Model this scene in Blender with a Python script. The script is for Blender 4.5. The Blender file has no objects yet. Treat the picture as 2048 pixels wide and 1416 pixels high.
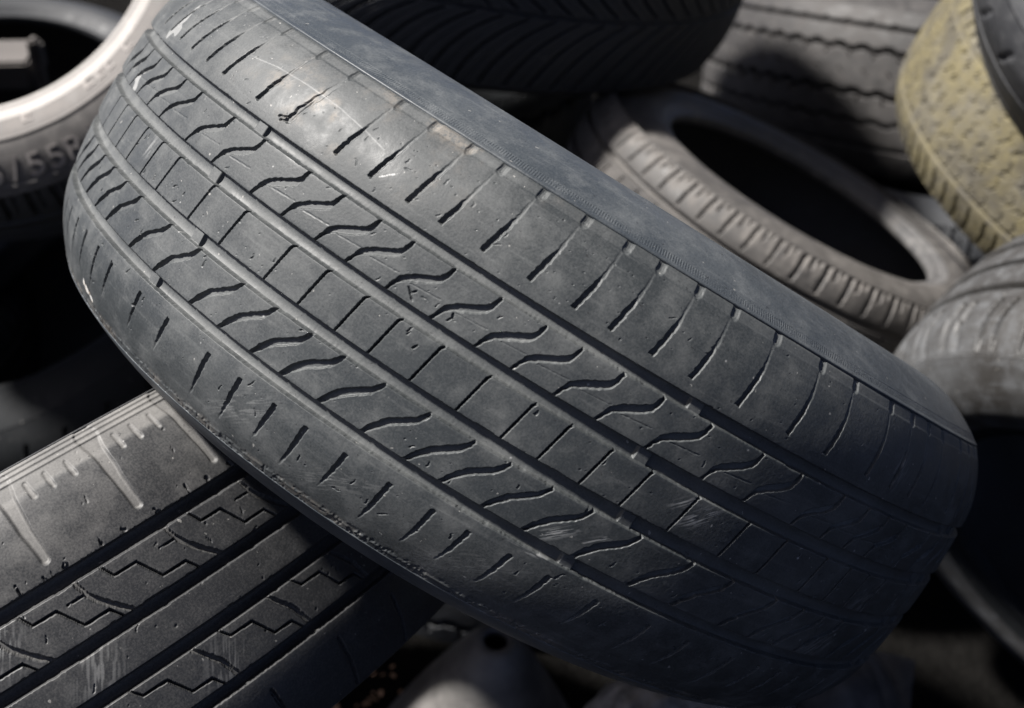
import bpy, math, random
import numpy as np
from mathutils import Matrix, Vector

C = bpy.context.scene.collection
SC = bpy.context.scene
PI = math.pi

# ------------------------------------------------------------------ frame of reference
PITCH = math.radians(35.0)
CAM_H = 1.11
cp, sp = math.cos(PITCH), math.sin(PITCH)


def cw(p):
    """camera-axes direction (x right, y up, z towards the viewer) -> world direction"""
    x, y, z = p
    return np.array([x, -z * cp + y * sp, y * cp + z * sp])


def cpt(p):
    return cw(p) + np.array([0, 0, CAM_H])


# ------------------------------------------------------------------ node helpers
def new_mat(name):
    m = bpy.data.materials.new(name)
    m.use_nodes = True
    nt = m.node_tree
    nt.nodes.clear()
    out = nt.nodes.new('ShaderNodeOutputMaterial')
    b = nt.nodes.new('ShaderNodeBsdfPrincipled')
    nt.links.new(b.outputs[0], out.inputs[0])
    return m, nt, b


class NB:
    def __init__(s, nt):
        s.nt = nt

    def n(s, t, **k):
        nd = s.nt.nodes.new(t)
        for a, v in k.items():
            setattr(nd, a, v)
        return nd

    def link(s, a, b):
        s.nt.links.new(a, b)

    def put(s, sock, v):
        if hasattr(v, 'is_output') or isinstance(v, bpy.types.NodeSocket):
            s.nt.links.new(v, sock)
        else:
            sock.default_value = v

    def noise(s, vec, scale, detail=4, rough=.55, dist=0.0):
        nd = s.n('ShaderNodeTexNoise')
        s.link(vec, nd.inputs['Vector'])
        nd.inputs['Scale'].default_value = scale
        nd.inputs['Detail'].default_value = detail
        nd.inputs['Roughness'].default_value = rough
        nd.inputs['Distortion'].default_value = dist
        return nd.outputs['Fac']

    def ramp(s, v, a, b, lo=0.0, hi=1.0):
        nd = s.n('ShaderNodeMapRange')
        nd.interpolation_type = 'SMOOTHSTEP'
        s.put(nd.inputs[0], v)
        for i, q in enumerate((a, b, lo, hi)):
            nd.inputs[i + 1].default_value = q
        return nd.outputs[0]

    def math(s, op, a, b=0.0, clamp=False):
        nd = s.n('ShaderNodeMath', operation=op)
        nd.use_clamp = clamp
        s.put(nd.inputs[0], a)
        s.put(nd.inputs[1], b)
        return nd.outputs[0]

    def mix(s, f, a, b):
        nd = s.n('ShaderNodeMix')
        nd.data_type = 'RGBA'
        s.put(nd.inputs[0], f)
        for i, q in ((6, a), (7, b)):
            if isinstance(q, tuple):
                nd.inputs[i].default_value = (*q, 1)
            else:
                s.link(q, nd.inputs[i])
        return nd.outputs[2]

    def attr(s, name):
        nd = s.n('ShaderNodeAttribute')
        nd.attribute_name = name
        return nd.outputs['Fac']

    def mapping(s, vec, scale):
        nd = s.n('ShaderNodeMapping')
        s.link(vec, nd.inputs['Vector'])
        nd.inputs['Scale'].default_value = scale
        return nd.outputs[0]


def rubber(name, rub=(.030, .032, .035), dust=(.15, .145, .135), amt=.35, rough=.6, dirtf=.55,
           tint=None, tint_amt=0.0, fine=1.0, band=False, bump=.14, spec=.42):
    m, nt, b = new_mat(name)
    k = NB(nt)
    tc = k.n('ShaderNodeTexCoord').outputs['Object']
    uv = k.n('ShaderNodeUVMap').outputs[0]
    big = k.noise(tc, 9, 5, .6)
    mid = k.noise(tc, 55, 5, .65)
    grain = k.noise(tc, 900, 3, .6)
    streak = k.noise(k.mapping(uv, (18, 240, 1)), 1.0, 4, .6, .4)
    speck = k.noise(tc, 420, 2, .5)
    f = k.math('MULTIPLY', k.ramp(big, .35, .75), amt * .7)
    f = k.math('ADD', f, k.math('MULTIPLY', k.ramp(mid, .42, .78), amt * .75))
    f = k.math('ADD', f, k.math('MULTIPLY', k.ramp(streak, .52, .8), amt * .6))
    f = k.math('ADD', f, k.math('MULTIPLY', k.attr('dirt'), dirtf))
    f = k.math('ADD', f, k.math('MULTIPLY', k.ramp(grain, .3, .7, -.5, .5), .16 * fine), True)
    col = k.mix(f, rub, dust)
    if tint:
        tf = k.math('MULTIPLY', k.ramp(k.noise(tc, 14, 5, .65), .38, .62), tint_amt)
        tf = k.math('MULTIPLY', tf, k.ramp(k.noise(tc, 160, 4, .7), .25, .55))
        col = k.mix(tf, col, tint)
    # small dark pores and pale grit
    col = k.mix(k.ramp(speck, .30, .26, 0, .6), col, (.012, .012, .013))
    col = k.mix(k.ramp(k.noise(tc, 260, 2, .5), .735, .76, 0, .5), col, (.32, .31, .29))
    clay = k.math('MULTIPLY', k.attr('clay'), k.ramp(k.noise(tc, 300, 4, .7), .35, .6))
    col = k.mix(clay, col, (.33, .27, .21))
    col = k.mix(k.attr('mark'), col, (.55, .55, .54))
    k.link(col, b.inputs['Base Color'])
    r = k.math('ADD', k.ramp(mid, .3, .7, rough - .08, rough + .1), k.math('MULTIPLY', f, .2), True)
    k.link(r, b.inputs['Roughness'])
    b.inputs['Specular IOR Level'].default_value = spec
    h = k.math('ADD', k.math('MULTIPLY', grain, .5), k.math('MULTIPLY', k.noise(tc, 330, 3, .6), .9))
    if band:
        sx = k.n('ShaderNodeSeparateXYZ')
        k.link(uv, sx.inputs[0])
        inband = k.math('MULTIPLY', k.ramp(sx.outputs[1], .0040, .0048), k.ramp(sx.outputs[1], .0100, .0092))
        wv = k.math('SINE', k.math('MULTIPLY', sx.outputs[0], 2 * PI / .00155))
        wv = k.math('MULTIPLY', wv, k.ramp(k.noise(k.mapping(uv, (30, 420, 1)), 1, 4), .40, .62))
        h = k.math('ADD', h, k.math('MULTIPLY', k.math('MULTIPLY', k.math('ADD', wv, k.math('MULTIPLY', k.noise(tc, 700, 3, .6), 3.0)), inband), .8))
    bp = k.n('ShaderNodeBump')
    bp.inputs['Strength'].default_value = bump
    bp.inputs['Distance'].default_value = .0006
    k.link(h, bp.inputs['Height'])
    k.link(bp.outputs[0], b.inputs['Normal'])
    return m


# ------------------------------------------------------------------ numeric helpers
def sstep(t):
    t = np.clip(t, 0, 1)
    return t * t * (3 - 2 * t)


def hash2(i, j, seed):
    i = i.astype(np.uint32)
    j = j.astype(np.uint32)
    n = i * np.uint32(374761393) + j * np.uint32(668265263) + np.uint32((seed * 974711) & 0xffffffff)
    n = (n ^ (n >> np.uint32(13))) * np.uint32(1274126177)
    n = n ^ (n >> np.uint32(16))
    return (n & np.uint32(0xffff)).astype(np.float32) / 65535.0


def vn(s, x, sc, seed):
    """value noise 0..1 over (s, x), cell size sc"""
    a = s / sc + 5000.0
    b = x / sc + 5000.0
    ia = np.floor(a).astype(np.int64)
    ib = np.floor(b).astype(np.int64)
    fa = sstep(a - ia)
    fb = sstep(b - ib)
    h = lambda p, q: hash2(p, q, seed)
    return ((h(ia, ib) * (1 - fa) + h(ia + 1, ib) * fa) * (1 - fb)
            + (h(ia, ib + 1) * (1 - fa) + h(ia + 1, ib + 1) * fa) * fb)


# ------------------------------------------------------------------ object helpers
def thing(name, label, cat, loc, group=None, mat=None):
    o = bpy.data.objects.new(name, None)
    C.objects.link(o)
    o.empty_display_size = .05
    if mat is not None:
        o.matrix_world = mat
    else:
        o.location = loc
    o['label'] = label
    o['category'] = cat
    if group:
        o['group'] = group
    return o


def link(name, me, parent=None):
    o = bpy.data.objects.new(name, me)
    C.objects.link(o)
    if parent is not None:
        o.parent = parent
    return o


def grid_faces(N, M, wrap):
    i = np.arange(N if wrap else N - 1)
    j = np.arange(M - 1)
    I, J = np.meshgrid(i, j, indexing='ij')
    I2 = (I + 1) % N
    return np.stack([I * M + J, I * M + J + 1, I2 * M + J + 1, I2 * M + J], -1).reshape(-1, 4)


def np_mesh(name, V, F, mat, attrs=None, uv=None, normals=None):
    """V (n,3), F (m,4) -> mesh holding only the used vertices"""
    used, inv = np.unique(F, return_inverse=True)
    F = inv.reshape(F.shape)
    V = V[used]
    me = bpy.data.meshes.new(name)
    me.vertices.add(len(V))
    me.vertices.foreach_set('co', V.astype(np.float32).ravel())
    me.loops.add(F.size)
    me.loops.foreach_set('vertex_index', F.astype(np.int32).ravel())
    me.polygons.add(len(F))
    me.polygons.foreach_set('loop_start', np.arange(0, F.size, F.shape[1], dtype=np.int32))
    me.polygons.foreach_set('use_smooth', np.ones(len(F), bool))
    me.update(calc_edges=True)
    if attrs:
        for k, a in attrs.items():
            at = me.attributes.new(k, 'FLOAT', 'POINT')
            at.data.foreach_set('value', a[used].astype(np.float32))
    if uv is not None:
        l = me.uv_layers.new(name='UVMap')
        l.data.foreach_set('uv', uv[used][F.ravel()].astype(np.float32).ravel())
    if mat:
        me.materials.append(mat)
    if normals is not None:
        me.normals_split_custom_set_from_vertices(normals[used].tolist())
    return me


def spline_profile(P, n):
    """Catmull-Rom through the (x, r) points, n samples"""
    P = np.array(P, float)
    Q = np.vstack([2 * P[0] - P[1], P, 2 * P[-1] - P[-2]])
    d = np.linalg.norm(np.diff(P, axis=0), axis=1)
    L = np.r_[0, np.cumsum(d)]
    out = []
    for t in np.linspace(0, L[-1], n):
        i = min(np.searchsorted(L, t, 'right') - 1, len(P) - 2)
        u = (t - L[i]) / (L[i + 1] - L[i])
        a, b, c, e = Q[i], Q[i + 1], Q[i + 2], Q[i + 3]
        out.append(.5 * (2 * b + (c - a) * u + (2 * a - 5 * b + 4 * c - e) * u * u + (3 * b - a - 3 * c + e) * u ** 3))
    return np.array(out)


def revolve(name, prof, mat, parent, n=360, wob=0.0, seed=1, dirt=None, attrs_fn=None):
    prof = np.asarray(prof)
    M = len(prof)
    th = np.linspace(-PI, PI, n, endpoint=False)
    T, J = np.meshgrid(th, np.arange(M), indexing='ij')
    X = prof[J, 0]
    Rr = prof[J, 1]
    if wob:
        Rr = Rr + wob * (vn(T * .3, X, .03, seed) - .5)
    V = np.stack([X, Rr * np.cos(T), Rr * np.sin(T)], -1).reshape(-1, 3)
    arc = np.r_[0, np.cumsum(np.linalg.norm(np.diff(prof, axis=0), axis=1))]
    UV = np.stack([T * .32, arc[J]], -1).reshape(-1, 2)
    F = grid_faces(n, M, True)
    D = np.zeros(n * M) if dirt is None else np.broadcast_to(np.asarray(dirt)[None, :], (n, M)).ravel().copy()
    at = {'dirt': D}
    if attrs_fn:
        at.update(attrs_fn(T.ravel(), X.ravel(), Rr.ravel()))
    return link(name, np_mesh(name, V, F, mat, at, UV), parent)


# ------------------------------------------------------------------ the tread carver
class Tread:
    def __init__(s, R, k, xE, rE, b=.055, th0=-1.3, th1=1.3, ds=.0006, dx=.0005, coarse=.0030, edge=None):
        s.R, s.k, s.xE, s.rE, s.b = R, k, xE, rE, b
        nf = int((th1 - th0) * R / ds)
        nc = int((2 * PI - (th1 - th0)) * R / coarse)
        tf = np.linspace(th0, th1, nf, endpoint=False)
        tcs = np.linspace(th1, th0 + 2 * PI, nc, endpoint=False)
        s.th = np.r_[tf, tcs]
        s.nf = nf
        s.M = int(2 * xE / dx) + 1
        s.x = np.linspace(-xE, xE, s.M)
        s.s = s.th * R
        s.S, s.X = np.meshgrid(s.s, s.x, indexing='ij')
        s.S = s.S.astype(np.float32)
        s.X = s.X.astype(np.float32)
        z = lambda: np.zeros(s.S.shape, np.float32)
        s.D, s.G, s.dirt, s.mark, s.clay, s.bar = z(), z(), z(), z(), z(), z()
        s.base = s.prof(s.x)
        s.circ = 2 * PI * R

    def prof(s, X):
        X = np.abs(np.asarray(X, float))
        R, k, b, xE = s.R, s.k, s.b, s.xE
        rb = R - k * b * b
        t = (X - b) / (xE - b)
        hi = rb - 2 * k * b * (X - b) - t * t * (rb - 2 * k * b * (xE - b) - s.rE)
        return np.where(X > b, hi, R - k * X * X)

    def win(s, s0, s1, x0, x1):
        """index windows for an s-range (s may lie past the seam)"""
        j0, j1 = np.searchsorted(s.x, (x0, x1))
        i0, i1 = np.searchsorted(s.s, (s0, s1))
        return slice(max(i0 - 1, 0), min(i1 + 1, len(s.s))), slice(max(j0 - 1, 0), min(j1 + 1, s.M))

    def wrap(s, q):
        lo = s.s[0]
        return lo + (q - lo) % s.circ

    def slot(s, pts, w, dep, soft=.0006, rag=.0003, cell=.0015, seed=3, dirt=.0, field='D', flat=False):
        """carve a groove along a polyline; w, dep per point"""
        pts = np.array(pts, float)
        off = s.wrap(pts[0, 0]) - pts[0, 0]
        pts[:, 0] += off
        w = np.broadcast_to(np.asarray(w, float), (len(pts),))
        dep = np.broadcast_to(np.asarray(dep, float), (len(pts),))
        mg = w.max() + .002
        A, B = s.win(pts[:, 0].min() - mg, pts[:, 0].max() + mg, pts[:, 1].min() - mg, pts[:, 1].max() + mg)
        S, X = s.S[A, B], s.X[A, B]
        if S.size == 0:
            return
        best = np.full(S.shape, -1e9)
        val = np.zeros(S.shape)
        for i in range(len(pts) - 1):
            p, d = pts[i], pts[i + 1] - pts[i]
            L2 = d @ d + 1e-12
            tu = ((S - p[0]) * d[0] + (X - p[1]) * d[1]) / L2
            t = np.clip(tu, 0, 1)
            dist = np.hypot(S - p[0] - t * d[0], X - p[1] - t * d[1])
            if flat and i == 0:
                dist = np.where(tu < 0, np.maximum(np.abs((S - p[0]) * d[1] - (X - p[1]) * d[0]) / math.sqrt(L2), w[0] / 2 - tu * math.sqrt(L2)), dist)
            ww = w[i] + (w[i + 1] - w[i]) * t
            m = ww / 2 - dist
            dd = dep[i] + (dep[i + 1] - dep[i]) * t
            up = m > best
            best = np.where(up, m, best)
            val = np.where(up, dd, val)
        if rag:
            best = best + rag * 2 * (vn(S, X, cell, seed) - .5)
        e = sstep(best / soft + .5)
        f = getattr(s, field)
        f[A, B] = np.maximum(f[A, B], val * e)
        if dirt:
            s.dirt[A, B] = np.maximum(s.dirt[A, B], dirt * e)

    def groove(s, x0, x1, dep, soft=.0006, rag=.00012, seed=11, wave=None, dirt=1.0, roundv=.0007):
        """circumferential groove between x0 and x1"""
        j0, j1 = np.searchsorted(s.x, (x0 - .009, x1 + .009))
        B = slice(max(j0, 0), j1)
        S, X = s.S[:, B], s.X[:, B]
        o = wave(S) if wave is not None else 0.0
        n1 = rag * 2 * (vn(S, X * 0 + x0, .0012, seed) - .5) + rag * 4 * sstep((vn(S, X * 0 + x0, .007, seed + 1) - .80) / .18)
        n2 = rag * 2 * (vn(S, X * 0 + x1, .0012, seed + 2) - .5) + rag * 4 * sstep((vn(S, X * 0 + x1, .007, seed + 3) - .80) / .18)
        m = np.minimum(X - (x0 + o) + n1, (x1 + o) - X + n2)
        e = sstep(m / soft + .5)
        half = (x1 - x0) / 2
        bowl = 1 - .22 * (1 - np.clip(m / half, 0, 1)) ** 2
        s.D[:, B] = np.maximum(s.D[:, B], dep * e * bowl)
        s.G[:, B] = np.maximum(s.G[:, B], e)
        s.dirt[:, B] = np.maximum(s.dirt[:, B], dirt * e)
        # worn, rounded lip beside the groove
        lip = np.exp(-np.clip(-m, 0, 1) / roundv) * (m < .0004)
        s.D[:, B] = np.maximum(s.D[:, B], .00022 * lip)

    def pits(s, n, s0, s1, x0, x1, r0, r1, dep, seed):
        rg = random.Random(seed)
        for _ in range(n):
            cs, cx, r = rg.uniform(s0, s1), rg.uniform(x0, x1), r0 + (r1 - r0) * rg.random() ** 2.5
            A, B = s.win(cs - r * 1.6, cs + r * 1.6, cx - r * 1.6, cx + r * 1.6)
            S, X = s.S[A, B], s.X[A, B]
            q = 1 - np.hypot(S - cs, (X - cx) * rg.uniform(.7, 1.5)) / r
            s.D[A, B] = np.maximum(s.D[A, B], dep * sstep(q * 1.6))

    def cracks(s, n, s0, s1, x0, x1, l0, l1, w, dep, seed, ang=None):
        rg = random.Random(seed)
        for _ in range(n):
            cs, cx = rg.uniform(s0, s1), rg.uniform(x0, x1)
            a = rg.gauss(1.1, .5) if ang is None else rg.gauss(*ang)
            p = [(cs, cx)]
            for _k in range(rg.randint(2, 3)):
                L = rg.uniform(l0, l1) / 2
                p.append((p[-1][0] + L * math.cos(a), p[-1][1] + L * math.sin(a)))
                a += rg.gauss(0, .5)
            s.slot(p, np.linspace(w, w * .4, len(p)), dep, soft=.0005, rag=.0)

    def build(s, parent, mat, ribs=None, bars=None, rough_amp=.00003, rib_label=None):
        s.D += (vn(s.S, s.X, .009, 71) - .5) * rough_amp * 2 + (vn(s.S, s.X, .0012, 72) - .5) * rough_amp
        Rr = s.base[None, :] - s.D
        T = s.th[:, None]
        V = np.stack([np.broadcast_to(s.X, Rr.shape), Rr * np.cos(T), Rr * np.sin(T)], -1)
        # normals from central differences round the ring
        dT = np.roll(V, -1, 0) - np.roll(V, 1, 0)
        dX = np.empty_like(V)
        dX[:, 1:-1] = V[:, 2:] - V[:, :-2]
        dX[:, 0] = V[:, 1] - V[:, 0]
        dX[:, -1] = V[:, -1] - V[:, -2]
        Nn = np.cross(dX, dT)
        Nn /= np.linalg.norm(Nn, axis=-1, keepdims=True) + 1e-12
        N, M = s.S.shape
        F = grid_faces(N, M, True)
        V = V.reshape(-1, 3)
        Nn = Nn.reshape(-1, 3)
        at = {'dirt': s.dirt.ravel(), 'mark': s.mark.ravel(), 'clay': s.clay.ravel()}
        UV = np.stack([np.broadcast_to(s.S, Rr.shape), np.broadcast_to(s.X, Rr.shape)], -1).reshape(-1, 2)
        if not ribs:
            return link('tread', np_mesh('tread', V, F, mat, at, UV, Nn), parent)
        fx = s.X.ravel()[F].mean(1)
        g = s.G.ravel()[F].mean(1) > .5
        barid = np.zeros(len(F))
        if bars:
            bf = s.bar.ravel()[F]
            gf = s.G.ravel()[F].min(1) > .98
            barid = np.where((bf.min(1) == bf.max(1)) & gf, bf[:, 0], 0)
        tr = link('tread', np_mesh('tread', V, F[g & (barid == 0)], mat, at, UV, Nn), parent)
        for nm, a, b in ribs:
            sel = (~g) & (fx >= a) & (fx < b)
            link(nm, np_mesh(nm, V, F[sel], mat, at, UV, Nn), tr)
        if bars:
            for i in range(1, bars + 1):
                sel = barid == i
                if sel.any():
                    link('wear_bar', np_mesh('wear_bar', V, F[sel], mat, at, UV, Nn), tr)
        return tr


GROUP = 'old tyres heaped in the pile'


def tyre_frame(c, a):
    a = cw(np.array(a) / np.linalg.norm(a))
    z = cw((0, 0, 1))
    u = z - a * (z @ a)
    u /= np.linalg.norm(u)
    v = np.cross(a, u)
    m = Matrix.Identity(4)
    w = cpt(c)
    for r in range(3):
        m[r][0], m[r][1], m[r][2], m[r][3] = a[r], u[r], v[r], w[r]
    return m


SIDE = [(.0985, .2955), (.103, .289), (.109, .278), (.114, .266), (.117, .252), (.117, .240), (.112, .224)]
BEAD = [(.112, .224), (.1065, .2165), (.1035, .212), (.1035, .2085), (.101, .2055), (.095, .2045), (.088, .206), (.084, .211)]


def carcass(root, xE, rE, side_mat, bead_mat, inner_mat, sx=1.0, n=360, side_n=56, dirt=.0, band=False, beadr=1.0,
            sattrs=None, ridge=()):
    """sidewalls, beads and inner liner; sx scales the widths, profile follows the tread edge"""
    kr = rE / .2975
    kx = xE / .09695
    for sg in (1, -1):
        P = [(xE - .0012, rE - .0014), (xE + .0004, rE - .0003), (xE + .0013, rE - .0014)]
        P += [(x * kx * sx, r * kr) for x, r in SIDE]
        S = spline_profile(P, side_n)
        for rx, rw, rh in ridge:          # small concentric ridges: centre radius, width, height
            q = np.clip(1 - np.abs(S[:, 1] - rx) / rw, 0, 1)
            S[:, 0] += rh * sstep(q)
        S[:, 0] *= sg
        if sg < 0:
            S = S[::-1]
        dv = np.full(len(S), dirt)
        revolve('sidewall', S, side_mat, root, n, .0006, 5, dv, sattrs if sg > 0 else None)
        Bp = spline_profile([(x * kx * sx, r * kr) for x, r in BEAD], 26)
        Bp[:, 0] *= sg
        if sg < 0:
            Bp = Bp[::-1]
        revolve('bead', Bp, bead_mat, root, n, 0, 5, np.full(len(Bp), dirt))
    I = [(.084, .211), (.095, .222), (.104, .240), (.105, .255), (.100, .272), (.088, .285), (.06, .2955), (.0, .299)]
    I = [(x * kx * sx, r * kr) for x, r in I]
    I = spline_profile(I + [(-x, r) for x, r in I[::-1][1:]], 60)[::-1]
    revolve('inner_liner', I, inner_mat, root, min(n, 200), 0, 5, np.full(len(I), .25))


# ------------------------------------------------------------------ materials
M_MAIN = rubber('worn_rubber_blue_black', (.025, .0285, .0305), (.140, .144, .143), .36, .54, .42)
M_MAIN_S = rubber('sidewall_rubber_grey', (.034, .040, .046), (.150, .158, .162), .42, .5, .5, band=True, bump=.3)
M_BEAD = rubber('bead_rubber', (.05, .05, .052), (.20, .19, .18), .5, .55, .5)
M_IN = rubber('liner_rubber', (.018, .018, .020), (.06, .058, .055), .25, .6, .3)
M_LL = rubber('dusty_brown_rubber', (.022, .0228, .0245), (.21, .203, .193), .09, .52, .66)
M_UL = rubber('pale_dusty_rubber', (.05, .047, .046), (.168, .157, .149), .6, .65, .6)
M_ULB = rubber('chalky_bead', (.20, .188, .178), (.38, .362, .345), .7, .6, .4)
M_FIG = rubber('worn_raised_figures', (.20, .185, .175), (.34, .31, .29), .6, .7, .3)
M_BK = rubber('shade_black_rubber', (.010, .011, .012), (.030, .030, .031), .25, .65, .3, spec=.12)  # near-black: shade on gap tyres and one bead is put into the colour
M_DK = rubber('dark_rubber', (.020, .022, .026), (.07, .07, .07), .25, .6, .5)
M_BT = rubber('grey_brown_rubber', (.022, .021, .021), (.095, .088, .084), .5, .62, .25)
M_MR = rubber('brown_grey_rubber', (.036, .034, .033), (.130, .120, .111), .6, .6, .6)
M_RT = rubber('light_grey_rubber', (.030, .028, .026), (.066, .068, .071), 1.2, .5, .05)
M_YT = rubber('mossy_rubber', (.045, .040, .030), (.122, .113, .092), .9, .8, .0, tint=(.138, .115, .050), tint_amt=.65)
M_TR = rubber('charcoal_rubber', (.028, .029, .032), (.085, .085, .087), .5, .6, .4)

# ================================================================== THE BIG TYRE
P0 = [-329, -308.5, -287.5, -267, -245.2, -224.8, -190.8, -163.7, -129.9, -107, -83.8, -64.1, -40.3, -14.5, 10, 29.8, 53,
      75.7, 103.9, 136.8, 163.8, 197.5, 220.8, 241.5, 262.4, 298, 322, 346]


def pitches(P, circ, seed, choices):
    rg = random.Random(seed)
    lo, hi = P[0], P[-1]
    P = list(P)
    while hi + choices[0] < lo + circ - choices[0]:
        hi += rg.choice(choices)
        P.append(hi)
    return P


def main_tyre():
    t = Tread(.32, 1.13, .09695, .29749, th0=-1.28, th1=1.28, ds=.00043, dx=.00040)
    mm = .001
    G = [(44.28, 50.47), (11.09, 18.38), (-19.24, -11.86), (-51.66, -45.33)]
    for i, (a, b) in enumerate(G):
        t.groove(a * mm, b * mm, .0043, seed=20 + 7 * i, dirt=.42)
    PP = pitches(P0, t.circ * 1000, 4, (20.5, 23.2, 27.3, 33.0))
    rg = random.Random(8)
    for n, p in enumerate(PP):
        vis = -345 < p < 350
        q = lambda L: [((p + a) * mm, b * mm) for a, b in L]
        j = lambda s: rg.uniform(1 - s, 1 + s)
        # wavy sipes of the two intermediate ribs
        wk = j(.08)
        t.slot(q([(-24.2, 17.9), (-22, 23.0), (-19.6, 27.0), (-15.2, 29.8), (-8, 33.5), (-3.8, 36.2), (-1.9, 39.0), (-.1, 44.8)]),
               np.array([1.0, 1.3, 2.5, 3.5, 3.7, 3.1, 1.9, 1.2]) * mm * wk, np.array([2.8, 2.4, 1.9, 1.7, 1.7, 1.9, 2.3, 2.8]) * mm,
               seed=n, dirt=.55)
        wk = j(.1)
        t.slot(q([(-24.9, -45.8), (-20.6, -39.4), (-15.6, -33.8), (-9.6, -29.5), (-4.6, -25.9), (-2, -22.5), (.3, -18.6)]),
               np.array([1.4, 2.7, 3.3, 3.3, 2.9, 2.1, 1.2]) * mm * wk, np.array([2.8, 2.3, 1.8, 1.8, 2.0, 2.4, 2.8]) * mm,
               seed=n + 90, dirt=.5)
        # thin straight sipes of the centre rib, with a small hook at the top
        t.slot(q([(8.7, -12.2), (13.6, 9.6), (15.0, 11.4)]), np.array([.75, .85, 1.1]) * mm, 3.2 * mm, soft=.00045, rag=.00012, seed=n)
        # hairline mould seams between the wavy sipes
        t.slot(q([(-14.5, 27.2), (1.5, 28.4)]), .35 * mm, .35 * mm, soft=.0004, rag=.0001)
        # upper shoulder slots, worn away towards the edge
        e = rg.uniform(73, 80) if p > -215 else rg.uniform(80, 84)
        t.slot(q([(5.6, 57.9), (5.6 + (e - 58) * .26 * .7, 58 + (e - 58) * .7), (5.6 + (e - 58) * .26, e), (12.2, 90)]),
               np.array([2.3, 2.3, 1.7, .9]) * mm, np.array([1.8, 1.6, .5, .12]) * mm, rag=.00035, seed=n + 40, dirt=.3, flat=True)
        if rg.random() < .6:      # torn lip beside the slot
            f = rg.uniform(.5, .9)
            t.slot(q([(5.6 + (e - 58) * .26 * f, 58 + (e - 58) * f), (5.6 + (e - 58) * .26 * f + rg.uniform(-1.6, 2.6), 58 + (e - 58) * f + rg.uniform(1, 3.5))]),
                   np.array([1.4, .4]) * mm, np.array([1.2, .3]) * mm, rag=.0005, seed=n + 140)
        # notch at the shoulder edge
        for w_, d_ in ((4.4, .85), (2.6, 1.25)):
            t.slot(q([(14.0, 92.6), (14.6, 99)]), w_ * mm, d_ * mm, soft=.0008, rag=.0002, seed=n + 60, dirt=.5)
        # lower shoulder slots
        e = rg.uniform(-83, -76)
        t.slot(q([(.6, -59.1), (-1.8, -59 + (e + 59) * .6), (-4.0, e), (-5.5, e - 4)]), np.array([2.3, 2.1, 1.3, .5]) * mm,
               np.array([1.8, 1.5, .5, .1]) * mm, rag=.0004, seed=n + 240, dirt=.25, flat=True)
        if rg.random() < .35:
            f = rg.uniform(.35, .8)
            t.slot(q([(-1.5, -59 + (e + 59) * f), (-1.5 + rg.uniform(-3, -1), -59 + (e + 59) * f - rg.uniform(-.5, 2))]),
                   np.array([1.2, .3]) * mm, np.array([1.3, .3]) * mm, rag=.0005, seed=n + 340)
    # step along the shoulder edge
    X, S = t.X, t.S
    step = sstep((X - .0912) / .0006)
    t.D += .00028 * step
    t.dirt = np.maximum(t.dirt, .30 * step)
    t.D += .0009 * np.exp(-((X - .0967) / .0005) ** 2)
    # frayed, brown-stained lower edge
    low = sstep((-X - .0905) / .003)
    fr = vn(S, X, .0035, 61) * .6 + vn(S, X, .0012, 62) * .4
    t.D += (.0006 * low * sstep((fr - .45) / .3)).astype(np.float32)
    t.D -= (.0004 * np.exp(-((-X - .0935 - .001 * vn(S, X * 0, .01, 63)) / .0008) ** 2)).astype(np.float32)
    brown = low * sstep((vn(S, X, .012, 64) - .3) / .4) * .13
    # wear indicators standing on the groove floors
    bars = [(0, -177, -169), (1, -187, -179), (2, -176, -168), (3, -191, -183), (0, 88, 96), (1, 78, 86), (2, 89, 97), (3, 76, 84)]
    for i, (g, a, b) in enumerate(bars):
        A, B = t.win(a * mm - .002, b * mm + .002, G[g][0] * mm - .001, G[g][1] * mm + .001)
        S_ = t.S[A, B]
        m = np.minimum(S_ - a * mm, b * mm - S_)
        e = sstep(m / .0009 + .5)
        t.D[A, B] = np.minimum(t.D[A, B], t.D[A, B] * (1 - e) + .0021 * e * np.minimum(1, t.D[A, B] / .0021))
        t.bar[A, B] = np.where(e > .5, i + 1, t.bar[A, B])
    for g in range(4):            # further round the ring
        for k in range(1, 7):
            a = (-174 + 262 * (k if k > 1 else 1.9) + g * 4) * mm
            a = t.wrap(a)
            A, B = t.win(a, a + .008, G[g][0] * mm, G[g][1] * mm)
            t.D[A, B] = np.minimum(t.D[A, B], .0021)
    # pores, cuts and chips
    t.pits(120, -.33, .02, .052, .090, .0003, .0006, .0004, 1)
    t.pits(80, -.33, .33, .019, .044, .0003, .0006, .0004, 2)
    t.pits(60, -.33, .33, -.0115, .0105, .0003, .0006, .0004, 3)
    t.pits(60, -.33, .33, -.045, -.0195, .0003, .0006, .0004, 4)
    t.pits(70, -.33, .33, -.088, -.053, .0003, .0007, .0004, 5)
    t.pits(70, 0.0, .35, .052, .092, .0003, .0006, .0004, 6)
    t.cracks(35, -.32, .10, .052, .080, .0012, .0030, .0005, .0005, 11)
    t.cracks(22, -.32, .33, .019, .044, .0012, .0028, .0005, .0006, 12)
    t.cracks(30, -.32, .33, -.0115, .0105, .0012, .0032, .0006, .0009, 13)
    t.cracks(30, -.32, .33, -.045, -.0195, .0012, .0030, .0006, .0008, 14)
    t.cracks(30, -.32, .33, -.080, -.053, .0015, .0035, .0006, .0008, 15)
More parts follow.
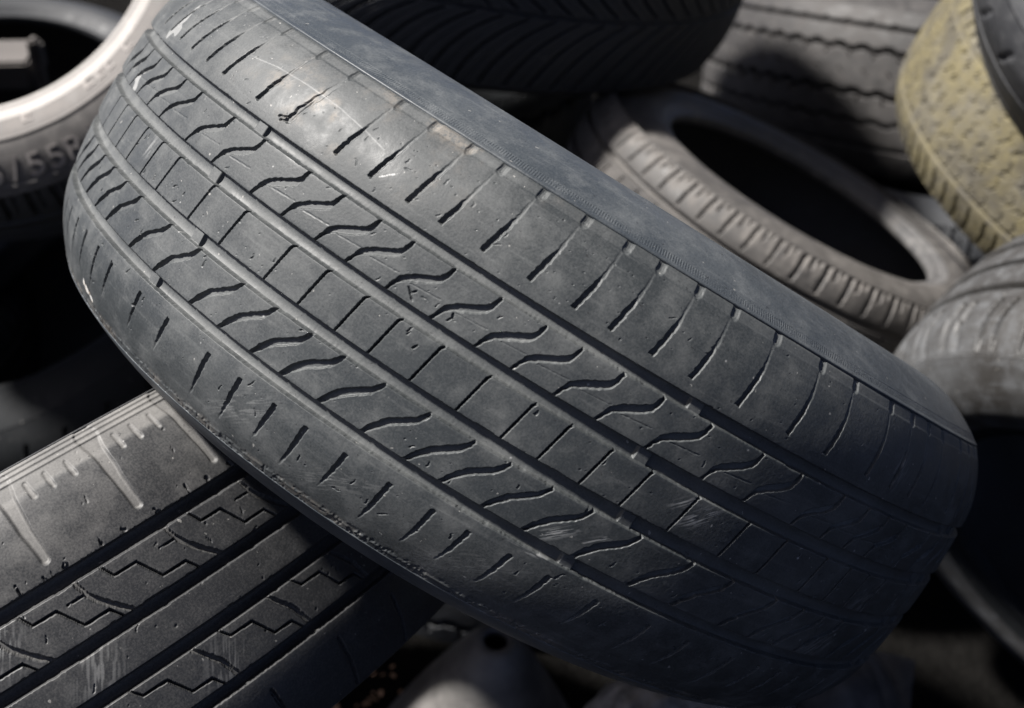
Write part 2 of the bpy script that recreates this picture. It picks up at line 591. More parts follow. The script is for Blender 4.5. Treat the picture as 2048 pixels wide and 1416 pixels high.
    # the star-shaped cut and the bigger gouges
    for L in ([(-55, 25.5), (-52.4, 23.2), (-50.6, 25.6)], [(-52.4, 23.2), (-49.5, 20.6)], [(-31, 22.0), (-29.6, 24.4), (-30.3, 26.6)],
              [(-29.6, 24.4), (-28.0, 23.6)], [(-165.5, 57.6), (-160.5, 59.6)], [(-163.5, 56.2), (-159.5, 58)], [(-38, 2.6), (-36.5, 4.9)]):
        t.slot([(a * mm, b * mm) for a, b in L], np.linspace(.9, .4, len(L)) * mm, .0011, soft=.0005, rag=.0003)
    t.slot([(-.1590, .0590), (-.1560, .0690), (-.1525, .0800), (-.151, .086)], np.array([3.6, 4.4, 3.2, 1.0]) * mm, np.array([1.6, 1.1, .5, .1]) * mm, rag=.0008, cell=.003, seed=77, dirt=.3)
    # stains and scuffs with shapes of their own
    n1 = vn(S, X, .018, 31) * .6 + vn(S, X, .006, 32) * .4
    t.clay = (sstep((n1 - .42) / .3) * np.exp(-((S + .135) / .055) ** 2 - ((X - .073) / .012) ** 2) * .42).astype(np.float32)
    t.clay = np.maximum(t.clay, .26 * sstep((n1 - .45) / .2) * np.exp(-((S + .085) / .05) ** 2 - ((X - .094) / .004) ** 2))
    t.dirt = np.maximum(t.dirt, .42 * sstep((vn(S, X, .03, 51) - .35) / .4) * np.exp(-((S + .235) / .10) ** 2 - ((X - .07) / .028) ** 2))

    t.clay = np.maximum(t.clay, brown).astype(np.float32)

    def scuff(s0, x0, sl, sx_, ang, dens, amp, seed):
        A, B = t.win((s0 - sl * 1.5) * mm, (s0 + sl * 1.5) * mm, (x0 - sx_ * 2.5) * mm, (x0 + sx_ * 2.5) * mm)
        S_, X_ = t.S[A, B] - s0 * mm, t.X[A, B] - x0 * mm
        ca, sa = math.cos(ang), math.sin(ang)
        U, W = S_ * ca + X_ * sa, -S_ * sa + X_ * ca
        st = vn(U * .08, W, .0005, seed) * .75 + vn(U, W, .004, seed + 1) * .25
        f = sstep((st - dens) / .12) * np.exp(-(U / (sl * mm)) ** 2 - (W / (sx_ * mm)) ** 2)
        f *= (t.D[A, B] < .0012)
        t.mark[A, B] = np.maximum(t.mark[A, B], .6 * amp * f)

    scuff(124, 2, 9, 3.4, .75, .50, .75, 5)
    scuff(112, 5, 6, 2.0, .75, .52, .6, 15)
    scuff(66, -38, 10, 2.6, .72, .50, .6, 25)
    scuff(85, -32, 9, 1.6, .72, .55, .5, 26)
    scuff(62, -52.5, 9, 1.4, .05, .45, .55, 27)
    scuff(268, -3, 12, 6, .9, .52, .35, 35)
    scuff(255, -36, 14, 8, .95, .52, .35, 36)
    scuff(230, 66, 10, 6, 1.2, .55, .25, 37)
    scuff(-240, 4, 6, 4, 1.3, .45, .35, 38)
    scuff(-100, -72, 22, 7, .6, .55, .16, 39)
    scuff(-40, -76, 26, 6, .5, .56, .14, 40)
    scuff(40, -74, 24, 6, .5, .58, .14, 41)

    def paint(pts, w, amp, rag=.0003, seed=1, cell=.0015):
        t.slot([(a * mm, b * mm) for a, b in pts], w * mm, amp, soft=.0006, rag=rag, seed=seed, field='mark', cell=cell)

    paint([(-208, 74), (-190, 76.5), (-165, 77.5), (-140, 77), (-118, 74.5), (-104, 72)], .40, .22, .0001)
    for k in range(9):
        paint([(-97 + k * .9, 60.5 + k * .8), (-97 + k * .9 + .2, 60.6 + k * .8)], rg.uniform(.3, .8), .6)
    paint([(-303, 56.5), (-297, 61), (-292, 60)], 6.0, .22, .002, 7, .004)
    paint([(-304, 26), (-299, 21)], 6.5, .28, .002, 8, .004)
    paint([(-296, 62), (-300, 76)], 3.6, .25, .0016, 9, .004)
    for k in range(30):
        paint([(rg.uniform(-320, 300), rg.uniform(-80, 80))] * 2, rg.uniform(.4, .8), .4)
    # tan grit caught on the lower shoulder
    for a, b, w_ in ((-262, -86, 2.6), (-258, -87, 3.0), (-254.5, -87.5, 2.4), (-251, -88.5, 2.2), (-248, -89, 1.8)):
        t.slot([(a * mm, b * mm), ((a + 1.2) * mm, (b - .6) * mm)], w_ * mm, 1.0, rag=.0008, seed=int(-a), field='clay')
        t.slot([(a * mm, b * mm), ((a + 1.2) * mm, (b - .6) * mm)], w_ * mm, .6, rag=.0009, seed=int(-a) + 3, field='mark')

    root = thing('car_tyre', 'big worn black tyre with wavy sipes and four straight grooves, across the middle', 'tyre',
                 None, GROUP, tyre_frame((.01036, .02173, -.89290), (.52217, .83914, .15226)))
    t.build(root, M_MAIN, [('shoulder_rib', -.2, -.0485), ('tread_rib', -.0485, -.0155), ('tread_rib', -.0155, .0147),
                           ('tread_rib', .0147, .0474), ('shoulder_rib', .0474, .2)], len(bars))
    carcass(root, .09695, .29749, M_MAIN_S, M_BEAD, M_IN, n=720, side_n=110)
    return root


main_tyre()


# ================================================================== THE ZIGZAG TYRE, LOWER LEFT
def zigzag_tyre():
    t = Tread(.36, 1.0, .1030, .3390, th0=-.05, th1=1.28, ds=.0006, dx=.0005)
    mm = .001
    XA = (-106, -54.5, -48.5, -27.2, 9.2, 38.5, 57.5, 94, 106)
    XB = (-102, -51.5, -46, -26.9, 7, 35, 53.5, 90.5, 103)
    G = [(35.4, 43.1), (0, 7.0), (-27.0, -19.7), (-59.8, -53.3)]
    for i, (a, b) in enumerate(G):
        t.groove(a * mm, b * mm, .0068, seed=320 + 7 * i, dirt=.12, roundv=.0012)
    Q = pitches([35, 83, 131.3, 177.1, 230.9, 281, 329, 381, 428], t.circ * 1000, 9, (47, 50, 54))
    for n, p in enumerate(Q):
        q = lambda L: [((p + a) * mm, float(np.interp(b, XA, XB)) * mm) for a, b in L]
        t.slot(q([(-.2, 39), (4, 30.7), (17, 30.5), (25, 16.4), (39, 16.4), (44, 8.4)]), .9 * mm, 3 * mm, rag=.0001, seed=n)
        t.slot(q([(-15, 39.5), (-12, 29), (-7.4, 22), (-2.4, 16), (4.6, 8.4)]), np.array([1.8, 2.4, 2.8, 2.6, 1.8]) * mm, 2.2 * mm, seed=n, dirt=.3)
        t.slot(q([(-23, 30.3), (-13, 30.2)]), np.array([.5, 1.0]) * mm, 1.8 * mm, seed=n)
        t.slot(q([(-20.4, 101), (-20.6, 92), (-21, 74), (-20.2, 57.2)]), np.array([13, 8.5, 5.6, 4.4]) * mm, np.array([.7, 1.6, 1.8, 1.6]) * mm,
               rag=.0003, cell=.007, seed=n, dirt=.70, soft=.0018)
        for k, o in enumerate((-8.3, 3.0, 15.5)):
            t.slot(q([(o, 95), (o + .4, 87.4)]), np.array([2.2, 2.6]) * mm, np.array([.5, .9]) * mm, rag=.0003, cell=.004, soft=.0012, seed=n + k, dirt=.8)
        t.slot(q([(7, 53), (7.2, 46)]), np.array([.5, 1.0]) * mm, 2 * mm, rag=.0004, seed=n)
        t.slot(q([(-14, 50), (-13, 46.4)]), np.array([1.4, 2.4]) * mm, 1.2 * mm, rag=.001, seed=n + 9)
        t.slot(q([(20, 49.5), (20.5, 46.4)]), np.array([1.6, 2.6]) * mm, 1.0 * mm, rag=.001, seed=n + 10)
        t.slot(q([(-20, -27), (-15, -34), (-1, -34.5), (7, -48.5), (19, -49), (24, -56.8)]), .9 * mm, 3 * mm, rag=.0001, seed=n)
        t.slot(q([(-37, -27), (-26, -43), (-21, -57)]), np.array([1.6, 2.6, 2.2]) * mm, 2.2 * mm, seed=n, dirt=.3)
        t.slot(q([(-10, -75), (-7, -92), (-6, -106)]), np.array([1.8, 2.4, 2.6]) * mm, 2.4 * mm, rag=.0003, seed=n)
    X, S = t.X, t.S
    # shoulder edge: two raised lines and a dusty chamfer
    for xr in (.0962, .0992, .1018):
        t.D -= .0007 * np.exp(-((X - xr) / .0006) ** 2)
    cham = sstep((X - .0850 + .002 * (vn(S, X, .02, 5) - .5)) / .004)
    t.D += .0004 * cham
    t.dirt = np.maximum(t.dirt, .90 * cham * (.6 + .4 * vn(S, X, .01, 6)))
    blot = sstep((vn(S, X, .022, 7) * .6 + vn(S, X, .006, 8) * .4 - .42) / .3)
    t.dirt = np.maximum(t.dirt, (.05 + .18 * blot) * sstep((X - .040) / .006))
    t.pits(130, .05, .42, -.06, .095, .0004, .0011, .0006, 21)
    t.cracks(30, .05, .42, -.06, .09, .0015, .004, .0007, .0009, 22)

    def scuff(s0, x0, sl, sx_, ang, dens, amp, seed):
        A, B = t.win((s0 - sl * 1.5) * mm, (s0 + sl * 1.5) * mm, (x0 - sx_ * 2.5) * mm, (x0 + sx_ * 2.5) * mm)
        S_, X_ = t.S[A, B] - s0 * mm, t.X[A, B] - x0 * mm
        ca, sa = math.cos(ang), math.sin(ang)
        U, W = S_ * ca + X_ * sa, -S_ * sa + X_ * ca
        st = vn(U * .08, W, .0008, seed) * .75 + vn(U, W, .006, seed + 1) * .25
        f = sstep((st - dens) / .2) * np.exp(-(U / (sl * mm)) ** 2 - (W / (sx_ * mm)) ** 2) * (t.D[A, B] < .0012)
        t.mark[A, B] = np.maximum(t.mark[A, B], amp * f)

    scuff(118, 25, 14, 10, 1.05, .45, .16, 3)
    scuff(150, -10, 16, 11, 1.05, .45, .16, 4)
    scuff(205, -45, 16, 10, 1.05, .5, .14, 5)
    root = thing('car_tyre', 'dusty tyre with zigzag sipes and pale shoulder slots, below the big tyre at left', 'tyre',
                 None, GROUP, tyre_frame((-.3524, -.2072, -.9614), (-.5043, .8607, .0692)))
    t.build(root, M_LL, [('shoulder_rib', -.2, -.060), ('tread_rib', -.060, -.0235), ('tread_rib', -.0235, .005),
                         ('tread_rib', .005, .0425), ('shoulder_rib', .0425, .2)])
    carcass(root, .1030, .3390, M_LL, M_BEAD, M_IN, n=420, sx=.84)
    return root


zigzag_tyre()


# ================================================================== THE TYRES BEHIND
def plain(label, c, a, mats, fn, R=.31, k=1.0, xE=.0955, rE=.289, th0=-1.35, th1=1.35, ds=.0012, dx=.001, n=300, amp=.00012, **kw):
    t = Tread(R, k, xE, rE, th0=th0, th1=th1, ds=ds, dx=dx, coarse=.004)
    fn(t)
    root = thing('car_tyre', label, 'tyre', None, GROUP, tyre_frame(c, a))
    t.build(root, mats[0], rough_amp=amp)
    carcass(root, xE, rE, mats[1], mats[2], M_IN, n=n, **kw)
    return root


mm = .001


def pat_chevron(t):
    S, X = t.S, t.X + .036
    ax = np.abs(X)
    lean = .085 * (1 - np.exp(-ax / .040)) + (X > 0) * .015
    f = (S + lean) % .031
    e = sstep((.0034 - np.minimum(f, .031 - f)) / .0014) * sstep((ax - .003) / .003)
    t.D += .007 * e
    f2 = (S + lean + .0155) % .031
    t.D += .003 * sstep((.0009 - np.minimum(f2, .031 - f2)) / .0007)
    t.D += .004 * sstep((.0018 - ax) / .0008)
    t.dirt += .35 * sstep((.0046 - np.minimum(f, .031 - f)) / .0014) * (1 - e)


def pat_truck(t):
    zig = lambda S: .0022 * np.clip(np.sin(S / .040 * 2 * PI) * 2.2, -1, 1)
    t.groove(.096, .102, .009, wave=None, dirt=.3)
    t.groove(.059, .068, .011, wave=zig, dirt=.2)
    t.groove(-.008, .002, .011, wave=zig, dirt=.2)
    t.groove(-.050, -.042, .008, wave=zig, dirt=.2)
    t.groove(-.0875, -.080, .005, dirt=.2)
    for i in range(64):
        s = i * .040
        t.slot([(s, .095), (s + .003, .104)], .004, .005, dirt=.2)
        t.slot([(s + .02, .059), (s + .024, .050)], .003, .006)
        t.slot([(s + .01, -.008), (s + .014, -.018)], .003, .005)
        t.slot([(s + .01, .032), (s + .02, .022)], .0016, .004)
    t.pits(300, -.4, .4, -.09, .09, .0008, .0025, .001, 31)


def pat_blocky(t):
    for a, b in ((-.052, -.045), (-.017, -.010), (.012, .019), (.046, .053)):
        t.groove(a, b, .006, dirt=.3)
    for i in range(68):
        s = i * .0287
        t.slot([(s, .058), (s + .003, .090), (s + .003, .099)], np.array([2.2, 4.2, 6.0]) * mm, np.array([3, 4.5, 5]) * mm, dirt=.35)
        t.slot([(s + .0125, .076), (s + .014, .092)], np.array([2.0, 3.0]) * mm, .003, dirt=.5)
        t.slot([(s + .0205, .082), (s + .0215, .094)], np.array([2.0, 3.0]) * mm, .003, dirt=.5)
        t.slot([(s, -.058), (s - .003, -.099)], np.array([2.2, 4.2]) * mm, .004, dirt=.35)
        t.slot([(s, -.04), (s + .008, -.02)], .0014, .003)
        t.slot([(s, .022), (s + .008, .042)], .0014, .003)
    X, S = t.X, t.S
    drip = sstep((X - .080 + .020 * vn(S, X * 0, .006, 9)) / .006)
    t.dirt = np.maximum(t.dirt, .75 * drip)


def pat_ribbed(t):
    for a, b in ((.0255, .0325), (-.009, -.002), (-.042, -.035)):
        t.groove(a, b, .009, dirt=.0, soft=.0014)
    for i in range(40):
        s = i * .0486
        for o in (0, .017):
            t.slot([(s + o, .047), (s + o + .004, .072), (s + o + .003, .090)], np.array([4.0, 4.2, 5.0]) * mm, np.array([6, 6, 3]) * mm, soft=.001)
            t.slot([(s + o, -.049), (s + o - .004, -.08)], np.array([2.4, 3.6]) * mm, .004)
    X, S = t.X, t.S
    t.dirt -= 1.2 * sstep(t.D / .003)
    t.dirt = np.where(X > .086, .2, t.dirt).astype(np.float32)


def pat_knobs(t):
    rg = random.Random(6)
    for i in range(90):
        s = i * .0216 + rg.uniform(-.003, .003)
        for x0, o in ((-.035, 0), (-.012, .007), (.012, .003), (.036, .010)):
            for w, d in ((0, .0042), (.0055, .0042)):
                d *= rg.choice((0, .4, .8, 1))
                w += rg.uniform(-.001, .001)
                t.slot([(s + o, x0 + w), (s + o + .004, x0 + .004 + w), (s + o + .0075, x0 + .002 + w)], np.array([1.4, 2.4, 1.4]) * mm, d * .6, soft=.0014, rag=.0012, seed=i)
        for x0 in (-.047, -.024, .0, .024, .046):
            t.slot([(s + .008, x0 - .006), (s + .013, x0 + .001), (s + .010, x0 + .007)], .0016, .0022, soft=.0012, rag=.0006, seed=i + 7)
        t.slot([(s + .002, -.064), (s + .006, -.078), (s + .003, -.095)], np.array([2.6, 3.2, 4.6]) * mm, .0045, rag=.0006, seed=i, soft=.0014)
        t.slot([(s + .002, .058), (s + .006, .072), (s + .003, .095)], np.array([2.6, 3.2, 4.6]) * mm, .0045, rag=.0006, seed=i, soft=.0014)
    for a, b in ((-.056, -.0525), (.050, .0535)):
        t.groove(a, b, .0025, dirt=.3)
    t.pits(900, -.5, .5, -.09, .09, .001, .003, .0012, 41)


def pat_blocks_side(t):
    for a, b in ((-.052, -.044), (-.016, -.009), (.012, .019), (.046, .054)):
        t.groove(a, b, .007, dirt=.2)
    for i in range(72):
        s = i * .02705
        t.slot([(s, .055), (s + .004, .099)], np.array([4, 7]) * mm, .007)
        t.slot([(s + .013, .07), (s + .015, .099)], np.array([1.6, 2]) * mm, .004)
        t.slot([(s, -.055), (s - .004, -.099)], np.array([4, 7]) * mm, .007)


def pat_smooth(t):
    for a, b in ((-.03, -.024), (.024, .030)):
        t.groove(a, b, .004, dirt=.4)
    for i in range(36):
        s = i * .054
        t.slot([(s, .045), (s + .014, .072)], np.array([4, 6]) * mm, .003, soft=.0016)
        t.slot([(s, -.045), (s + .014, -.072)], np.array([4, 6]) * mm, .003, soft=.0016)


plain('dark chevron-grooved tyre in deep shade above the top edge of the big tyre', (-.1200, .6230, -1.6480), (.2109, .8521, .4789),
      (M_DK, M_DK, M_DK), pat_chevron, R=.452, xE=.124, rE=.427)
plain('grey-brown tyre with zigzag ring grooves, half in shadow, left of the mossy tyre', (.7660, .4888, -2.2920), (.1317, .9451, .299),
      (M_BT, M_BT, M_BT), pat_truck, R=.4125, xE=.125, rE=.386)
plain('brown-grey tyre behind the big tyre, its long oval opening facing up', (.3161, .1323, -1.5408), (.4447, .7873, .4271),
      (M_MR, M_MR, M_BEAD), pat_blocky, R=.279, xE=.0855, rE=.2612, dirt=.12, sx=.86)
plain('pale grey tyre with smooth curved ribs at the right edge, below the mossy tyre', (.6303, -.1577, -1.1387), (-.7034, -.6504, .2865),
      (M_RT, M_RT, M_BK), pat_ribbed, xE=.0945, rE=.2895)
plain('mossy yellow-green tyre with a knobbly tread near the top right corner', (.7679, .2442, -1.4873), (.3464, .6590, .6676),
      (M_YT, M_YT, M_YT), pat_knobs, xE=.0955, rE=.2885)
plain('smooth charcoal tyre cut off by the top right corner, leaning on the mossy tyre', (.772, .398, -1.20), (-.35, .28, .89),
      (M_TR, M_TR, M_BEAD), pat_smooth)


# ---- upright tyre with the moulded size, upper left
def size_tyre():
    root = plain('upright dusty tyre with a pale chalky rim and moulded size figures at the upper left', (-.5654, .4339, -1.3361), (.0604, .0509, .9969),
                 (M_DK, M_UL, M_ULB), pat_blocks_side, R=.31, xE=.0945, rE=.2905, dirt=.2, side_n=90,
                 ridge=((.2835, .0016, .0012), (.2395, .0022, .0015)),
                 sattrs=lambda T, X, Rr: {'dirt': .15 + .85 * sstep((.243 - Rr) / .006)})
    return root


ul = size_tyre()


# ------------------------------------------------------------------ moulded figures on the upright tyre
def side_point(r, th, out=0.0):
    """point on that tyre's near sidewall at radius r and angle th, in the tyre's own axes"""
    kr = .2905 / .2975
    kx = .0945 / .09695
    pr = sorted((b * kr, a * kx) for a, b in SIDE + BEAD[1:3])
    x = float(np.interp(r, [q[0] for q in pr], [q[1] for q in pr])) + out
    return np.array([x, r * math.cos(th), r * math.sin(th)])


def figures():
    V, F = [], []
    for i, ch in enumerate('215/55R16'):
        cu = bpy.data.curves.new('fig', 'FONT')
        cu.body = ch
        cu.size = .030
        cu.extrude = .0009
        cu.align_x = 'CENTER'
        ob = bpy.data.objects.new('fig', cu)
        C.objects.link(ob)
        dg = bpy.context.evaluated_depsgraph_get()
        me = ob.evaluated_get(dg).to_mesh()
        th0 = math.radians(65.5 + 4.4 * (i - 3))
        base = len(V)
        for v in me.vertices:
            th = th0 + v.co.x * 1.25 / .262
            V.append(side_point(.279 - v.co.y, th, .0010 + v.co.z))
        for p in me.polygons:
            F.append([base + q for q in p.vertices])
        ob.evaluated_get(dg).to_mesh_clear()
        bpy.data.objects.remove(ob)
        bpy.data.curves.remove(cu)
    me = bpy.data.meshes.new('size_figures')
    me.from_pydata([tuple(v) for v in V], [], F)
    me.materials.append(M_FIG)
    link('size_figures', me, ul)
    # row of small raised marks near the rim, too blurred to read
    rg = random.Random(3)
    th = math.radians(40)
    while th < math.radians(112):
        w_ = rg.uniform(.006, .012)
        if rg.random() < .78:
            h_ = .0085
            V, F = [], []
            cut = rg.choice((0, .4, .6)) * h_  # stroke shapes only
            pl = [(0, 0), (w_, 0), (w_, h_ * .3), (w_ * .35, h_ * .3), (w_ * .35, h_ - cut * .5), (w_, h_ - cut * .5), (w_, h_), (0, h_)]
            for o in (0, .0012):
                V += [side_point(.2285 - bb, th + aa / .225, o) for aa, bb in pl]
            F.append(list(range(8, 16)))
            F += [[q, (q + 1) % 8, 8 + (q + 1) % 8, 8 + q] for q in range(8)]
            me = bpy.data.meshes.new('moulded_mark')
            me.from_pydata([tuple(v) for v in V], [], F)
            me.materials.append(M_FIG)
            link('moulded_mark', me, ul)
        th += (w_ + .004) / .225


figures()

# ------------------------------------------------------------------ more of the heap
def wtyre(label, loc, axis, mat, fn, **kw):
    """a tyre given by its world position and axle direction"""
    d = np.array(loc) - np.array([0, 0, CAM_H])
    inv = lambda q: (q[0], q[1] * sp + q[2] * cp, -q[1] * cp + q[2] * sp)
    return plain(label, inv(d), inv(np.array(axis)), (mat, mat, mat), fn, th0=-.9, th1=.9, ds=.0016, dx=.0012, n=240, **kw)


wtyre('black tyre at the bottom of the added stack that shades the left gap', (-1.02, 1.50, .07), (.06, -.05, 1), M_DK, pat_blocks_side)  # this stack is added to keep the sun off the left gap
wtyre('black grooved tyre in the middle of the added stack that shades the left gap', (-1.04, 1.50, .285), (-.04, -.03, 1), M_DK, pat_truck)
wtyre('added out-of-view tyre topping the stack that blocks sun from the left gap', (-1.07, 1.465, .50), (.05, .02, 1), M_DK, pat_smooth)  # unseen, added for the shadow it casts
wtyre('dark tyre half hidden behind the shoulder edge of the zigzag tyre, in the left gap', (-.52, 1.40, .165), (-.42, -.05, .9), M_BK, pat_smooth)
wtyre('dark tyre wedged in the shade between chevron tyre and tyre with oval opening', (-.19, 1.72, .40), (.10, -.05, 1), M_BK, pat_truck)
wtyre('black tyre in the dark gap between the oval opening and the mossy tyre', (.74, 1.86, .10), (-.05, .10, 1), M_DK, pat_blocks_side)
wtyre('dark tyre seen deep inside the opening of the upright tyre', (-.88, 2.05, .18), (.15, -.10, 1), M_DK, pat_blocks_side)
wtyre('added black tyre darkening the gap under the middle of the big tyre', (.0, 1.30, .02), (.02, .03, 1), M_DK, pat_truck)  # added so the gap below the big tyre reads black


def sheet():
    m, nt, b = new_mat('dusty_blue_grey_cloth')
    k = NB(nt)
    tc = k.n('ShaderNodeTexCoord').outputs['Object']
    k.link(k.mix(k.ramp(k.noise(tc, 30, 5, .65), .35, .7), (.028, .030, .036), (.085, .087, .095)), b.inputs['Base Color'])
    b.inputs['Roughness'].default_value = .85
    n = 130
    a = np.linspace(-1, 1, n)
    U, W = np.meshgrid(a * .105, a * .15, indexing='ij')
    D = U * .8 + W * .55
    Z = .10 * (1 - np.clip(np.hypot(U / .118, W / .17), 0, 1) ** 2) + .020 * np.abs(np.sin(D * 62 + 5 * vn(U, W, .06, 4))) * vn(U, W, .05, 5) + .03 * (vn(U, W, .05, 6) - .5)
    V = np.stack([U, W, Z], -1).reshape(-1, 3)
    o = link('crumpled_sheet', np_mesh('crumpled_sheet', V, grid_faces(n, n, False)[:, ::-1], m))
    sm = o.modifiers.new('thick', 'SOLIDIFY')
    sm.thickness = .003
    o.location = (.300, .82, .02)
    o.rotation_euler = (.1, 0, -.3)
    o['label'] = 'crumpled dusty blue-grey sheet on the ground below the right end of the big tyre'
    o['category'] = 'sheet'


sheet()


def cone():
    P = [(.0, .128), (.06, .104), (.12, .078), (.17, .055), (.200, .040), (.220, .029), (.232, .021), (.236, .0165), (.234, .0125), (.226, .0115), (.18, .04), (.05, .098), (.0, .120)]
    m, nt, b = new_mat('grey_plastic_cone')
    k = NB(nt)
    tc = k.n('ShaderNodeTexCoord').outputs['Object']
    f = k.ramp(k.noise(tc, 22, 5, .6), .35, .7)
    col = k.mix(f, (.055, .052, .050), (.13, .124, .118))
    k.link(col, b.inputs['Base Color'])
    b.inputs['Roughness'].default_value = .55
    S = spline_profile(P, 60)
    n = 96
    th = np.linspace(-PI, PI, n, endpoint=False)
    T, J = np.meshgrid(th, np.arange(len(S)), indexing='ij')
    V = np.stack([S[J, 1] * np.cos(T), S[J, 1] * np.sin(T), S[J, 0]], -1).reshape(-1, 3)
    me = np_mesh('rubber_cone', V, grid_faces(n, len(S), True)[:, ::-1], m)
    o = link('rubber_cone', me)
    o.location = (-.036, .845, -.035)
    o.rotation_euler = (math.radians(5), math.radians(5), 0)
    o['label'] = 'grey cone with a dark hole in its tip, on the ground below the big tyre'
    o['category'] = 'cone'


cone()


def stone():
    import bmesh
    m, nt, b = new_mat('pale_concrete')
    k = NB(nt)
    tc = k.n('ShaderNodeTexCoord').outputs['Object']
    f = k.ramp(k.noise(tc, 40, 6, .7), .35, .7)
    k.link(k.mix(f, (.10, .095, .09), (.30, .285, .27)), b.inputs['Base Color'])
    b.inputs['Roughness'].default_value = .9
    bm = bmesh.new()
    bmesh.ops.create_icosphere(bm, subdivisions=5, radius=1)
    for v in bm.verts:
        q = np.array(v.co)
        n = q / np.abs(q).max() ** .75
        j = vn(np.array([q[0] * .7 + q[2]]), np.array([q[1] * .7 - q[2] * .5]), .35, 5)[0] * .22 + vn(np.array([q[0] + q[2]]), np.array([q[1] - q[2]]), .1, 6)[0] * .08
        v.co = Vector(n * (.85 + j)) * .1
    me = bpy.data.meshes.new('concrete_lump')
    bm.to_mesh(me)
    bm.free()
    me.polygons.foreach_set('use_smooth', np.ones(len(me.polygons), bool))
    me.materials.append(m)
    o = link('concrete_lump', me)
    o.location = (.16, .765, .04)
    o.scale = (.85, .7, 1.5)
    o.rotation_euler = (.1, -.15, .5)
    o['label'] = 'pale grey concrete lump under the bottom edge of the big tyre'
    o['category'] = 'rubble'


stone()


def scrap():
    m, nt, b = new_mat('weathered_grey_board')
    k = NB(nt)
    tc = k.n('ShaderNodeTexCoord').outputs['Object']
    f = k.noise(k.mapping(tc, (8, 60, 60)), 1, 4, .6)
    k.link(k.mix(f, (.05, .045, .042), (.11, .10, .095)), b.inputs['Base Color'])
    b.inputs['Roughness'].default_value = .8

    def bx(name, sz, loc, rz, parent, ry=0.0):
        import bmesh
        bm = bmesh.new()
        bmesh.ops.create_cube(bm, size=1)
        for v in bm.verts:
            v.co = Vector((v.co.x * sz[0], v.co.y * sz[1], v.co.z * sz[2]))
        bmesh.ops.bevel(bm, geom=bm.edges[:], offset=.004, segments=2, affect='EDGES')
        me = bpy.data.meshes.new(name)
        bm.to_mesh(me)
        bm.free()
        me.materials.append(m)
        o = link(name, me, parent)
        o.location = loc
        o.rotation_euler = (0, ry, rz)
        return o
    r = thing('wooden_frame', 'grey board and upright slat seen through the opening of the upright tyre', 'wood scrap', (-.70, 1.668, .0))
    bx('board', (.46, .09, .040), (-.20, .0, .435), .05, r)
    bx('slat', (.014, .022, .48), (.042, -.02, .245), .0, r)


scrap()


def litter():
    m, nt, b = new_mat('dry_leaf')
    k = NB(nt)
    oi = k.n('ShaderNodeTexCoord').outputs['Object']
    f = k.noise(oi, 30, 3, .6)
    k.link(k.mix(f, (.30, .17, .10), (.60, .36, .22)), b.inputs['Base Color'])
    b.inputs['Roughness'].default_value = .6
    rg = random.Random(12)
    V, F = [], []
    for i in range(70):
        x, y = rg.gauss(-.17, .05), rg.gauss(.94, .05)
        z = rg.uniform(-.005, .02)
        r = rg.uniform(.003, .008)
        a = rg.uniform(0, 6.28)
        tx, ty = rg.gauss(0, .5), rg.gauss(0, .5)
        b0 = len(V)
        for (p, q, c_) in ((-1, 0, 0), (-.3, .42, .12), (.5, .35, .1), (1, 0, 0), (.5, -.35, .1), (-.3, -.42, .12)):
            X, Y = r * (p * math.cos(a) - q * math.sin(a)), r * (p * math.sin(a) + q * math.cos(a))
            V.append((x + X, y + Y, z + X * tx + Y * ty + r * c_))
        F.append([b0, b0 + 1, b0 + 2, b0 + 3, b0 + 4, b0 + 5])
    me = bpy.data.meshes.new('leaf_litter')
    me.from_pydata(V, [], F)
    me.materials.append(m)
    o = link('leaf_litter', me)
    o['kind'] = 'stuff'
    o['label'] = 'small brown leaf scraps on the dark ground below the big tyre'


litter()

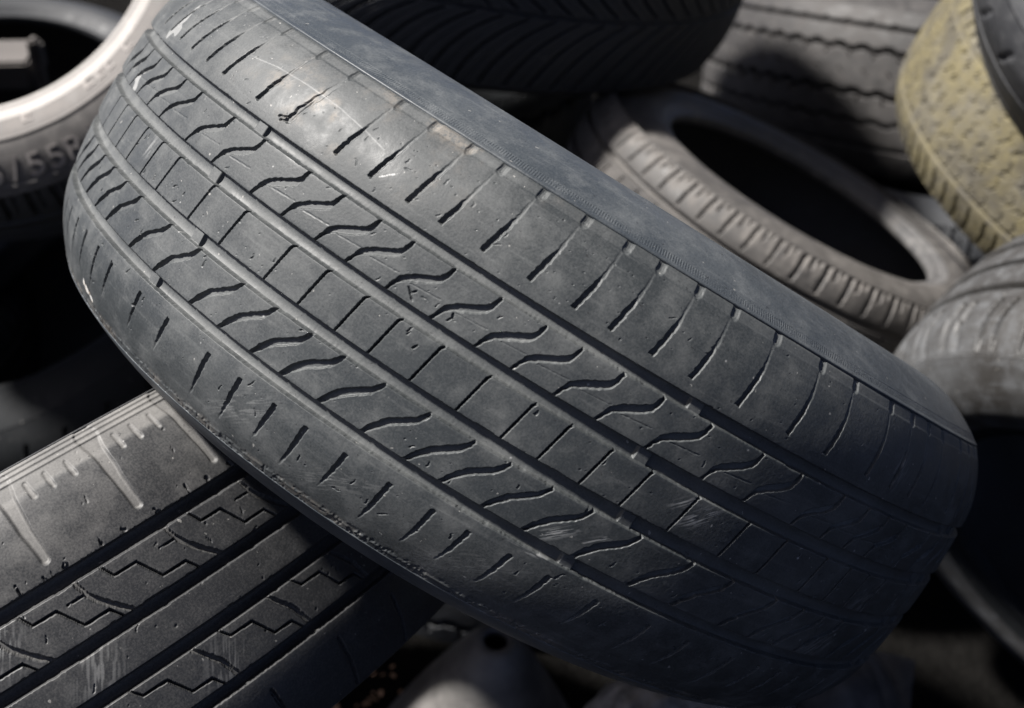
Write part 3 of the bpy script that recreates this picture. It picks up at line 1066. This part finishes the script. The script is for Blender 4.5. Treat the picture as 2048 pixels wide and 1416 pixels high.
# ------------------------------------------------------------------ ground
def ground():
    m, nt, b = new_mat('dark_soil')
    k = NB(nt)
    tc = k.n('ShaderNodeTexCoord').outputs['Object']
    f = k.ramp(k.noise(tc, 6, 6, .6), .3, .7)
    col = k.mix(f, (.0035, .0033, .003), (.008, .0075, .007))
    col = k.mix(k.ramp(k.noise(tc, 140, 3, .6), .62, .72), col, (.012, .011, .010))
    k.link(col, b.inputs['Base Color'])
    b.inputs['Roughness'].default_value = .95
    b.inputs['Specular IOR Level'].default_value = .04
    bp = k.n('ShaderNodeBump')
    bp.inputs['Distance'].default_value = .02
    k.link(k.noise(tc, 45, 6, .65), bp.inputs['Height'])
    k.link(bp.outputs[0], b.inputs['Normal'])
    n = 160
    a = np.linspace(-1, 1, n)
    q = np.sign(a) * np.abs(a) ** 3 * 60
    Xg, Yg = np.meshgrid(q, q + 1.3, indexing='ij')
    Z = .03 * (vn(Xg, Yg, .12, 3) - .5) + .05 * (vn(Xg, Yg, .5, 4) - .5) - .03
    V = np.stack([Xg, Yg, Z], -1).reshape(-1, 3)
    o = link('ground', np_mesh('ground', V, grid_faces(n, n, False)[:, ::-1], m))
    o['kind'] = 'structure'


ground()

# ------------------------------------------------------------------ light, camera
L = np.array([-.634, .868, .545])
L = cw(L / np.linalg.norm(L))
elev = math.asin(L[2])
rot = math.atan2(L[0], L[1])
sun = bpy.data.lights.new('sun', 'SUN')
sun.energy = 3.2
sun.angle = math.radians(5)
sun.color = (1.0, .965, .92)
so = bpy.data.objects.new('sun', sun)
C.objects.link(so)
so.rotation_euler = Vector((-L[0], -L[1], -L[2])).to_track_quat('-Z', 'Y').to_euler()
so.location = (0, 0, 6)

w = bpy.data.worlds.new('World')
SC.world = w
w.use_nodes = True
nt = w.node_tree
nt.nodes.clear()
bg = nt.nodes.new('ShaderNodeBackground')
sky = nt.nodes.new('ShaderNodeTexSky')
sky.sky_type = 'NISHITA'
sky.sun_disc = False
sky.sun_elevation = elev
sky.sun_rotation = rot
sky.altitude = 3000
sky.air_density = .09
sky.dust_density = 7.0
sky.ozone_density = .9
wo = nt.nodes.new('ShaderNodeOutputWorld')
nt.links.new(sky.outputs[0], bg.inputs[0])
nt.links.new(bg.outputs[0], wo.inputs[0])
bg.inputs[1].default_value = .10

cam = bpy.data.cameras.new('camera')
co = bpy.data.objects.new('camera', cam)
C.objects.link(co)
co.location = (0, 0, CAM_H)
co.rotation_euler = (PI / 2 - PITCH, 0, 0)
cam.sensor_width = 36
cam.lens = 36 * 2492.5 / 2048
cam.clip_start = .02
cam.clip_end = 500
cam.dof.use_dof = True
cam.dof.focus_distance = .625
cam.dof.aperture_fstop = cam.lens / 6.0
SC.camera = co

SC.view_settings.view_transform = 'Standard'
SC.view_settings.look = 'None'
SC.view_settings.gamma = 1
SC.view_settings.exposure = 1.95
SC.view_settings.use_curve_mapping = False
SC.render.engine = 'CYCLES'
SC.cycles.use_denoising = True
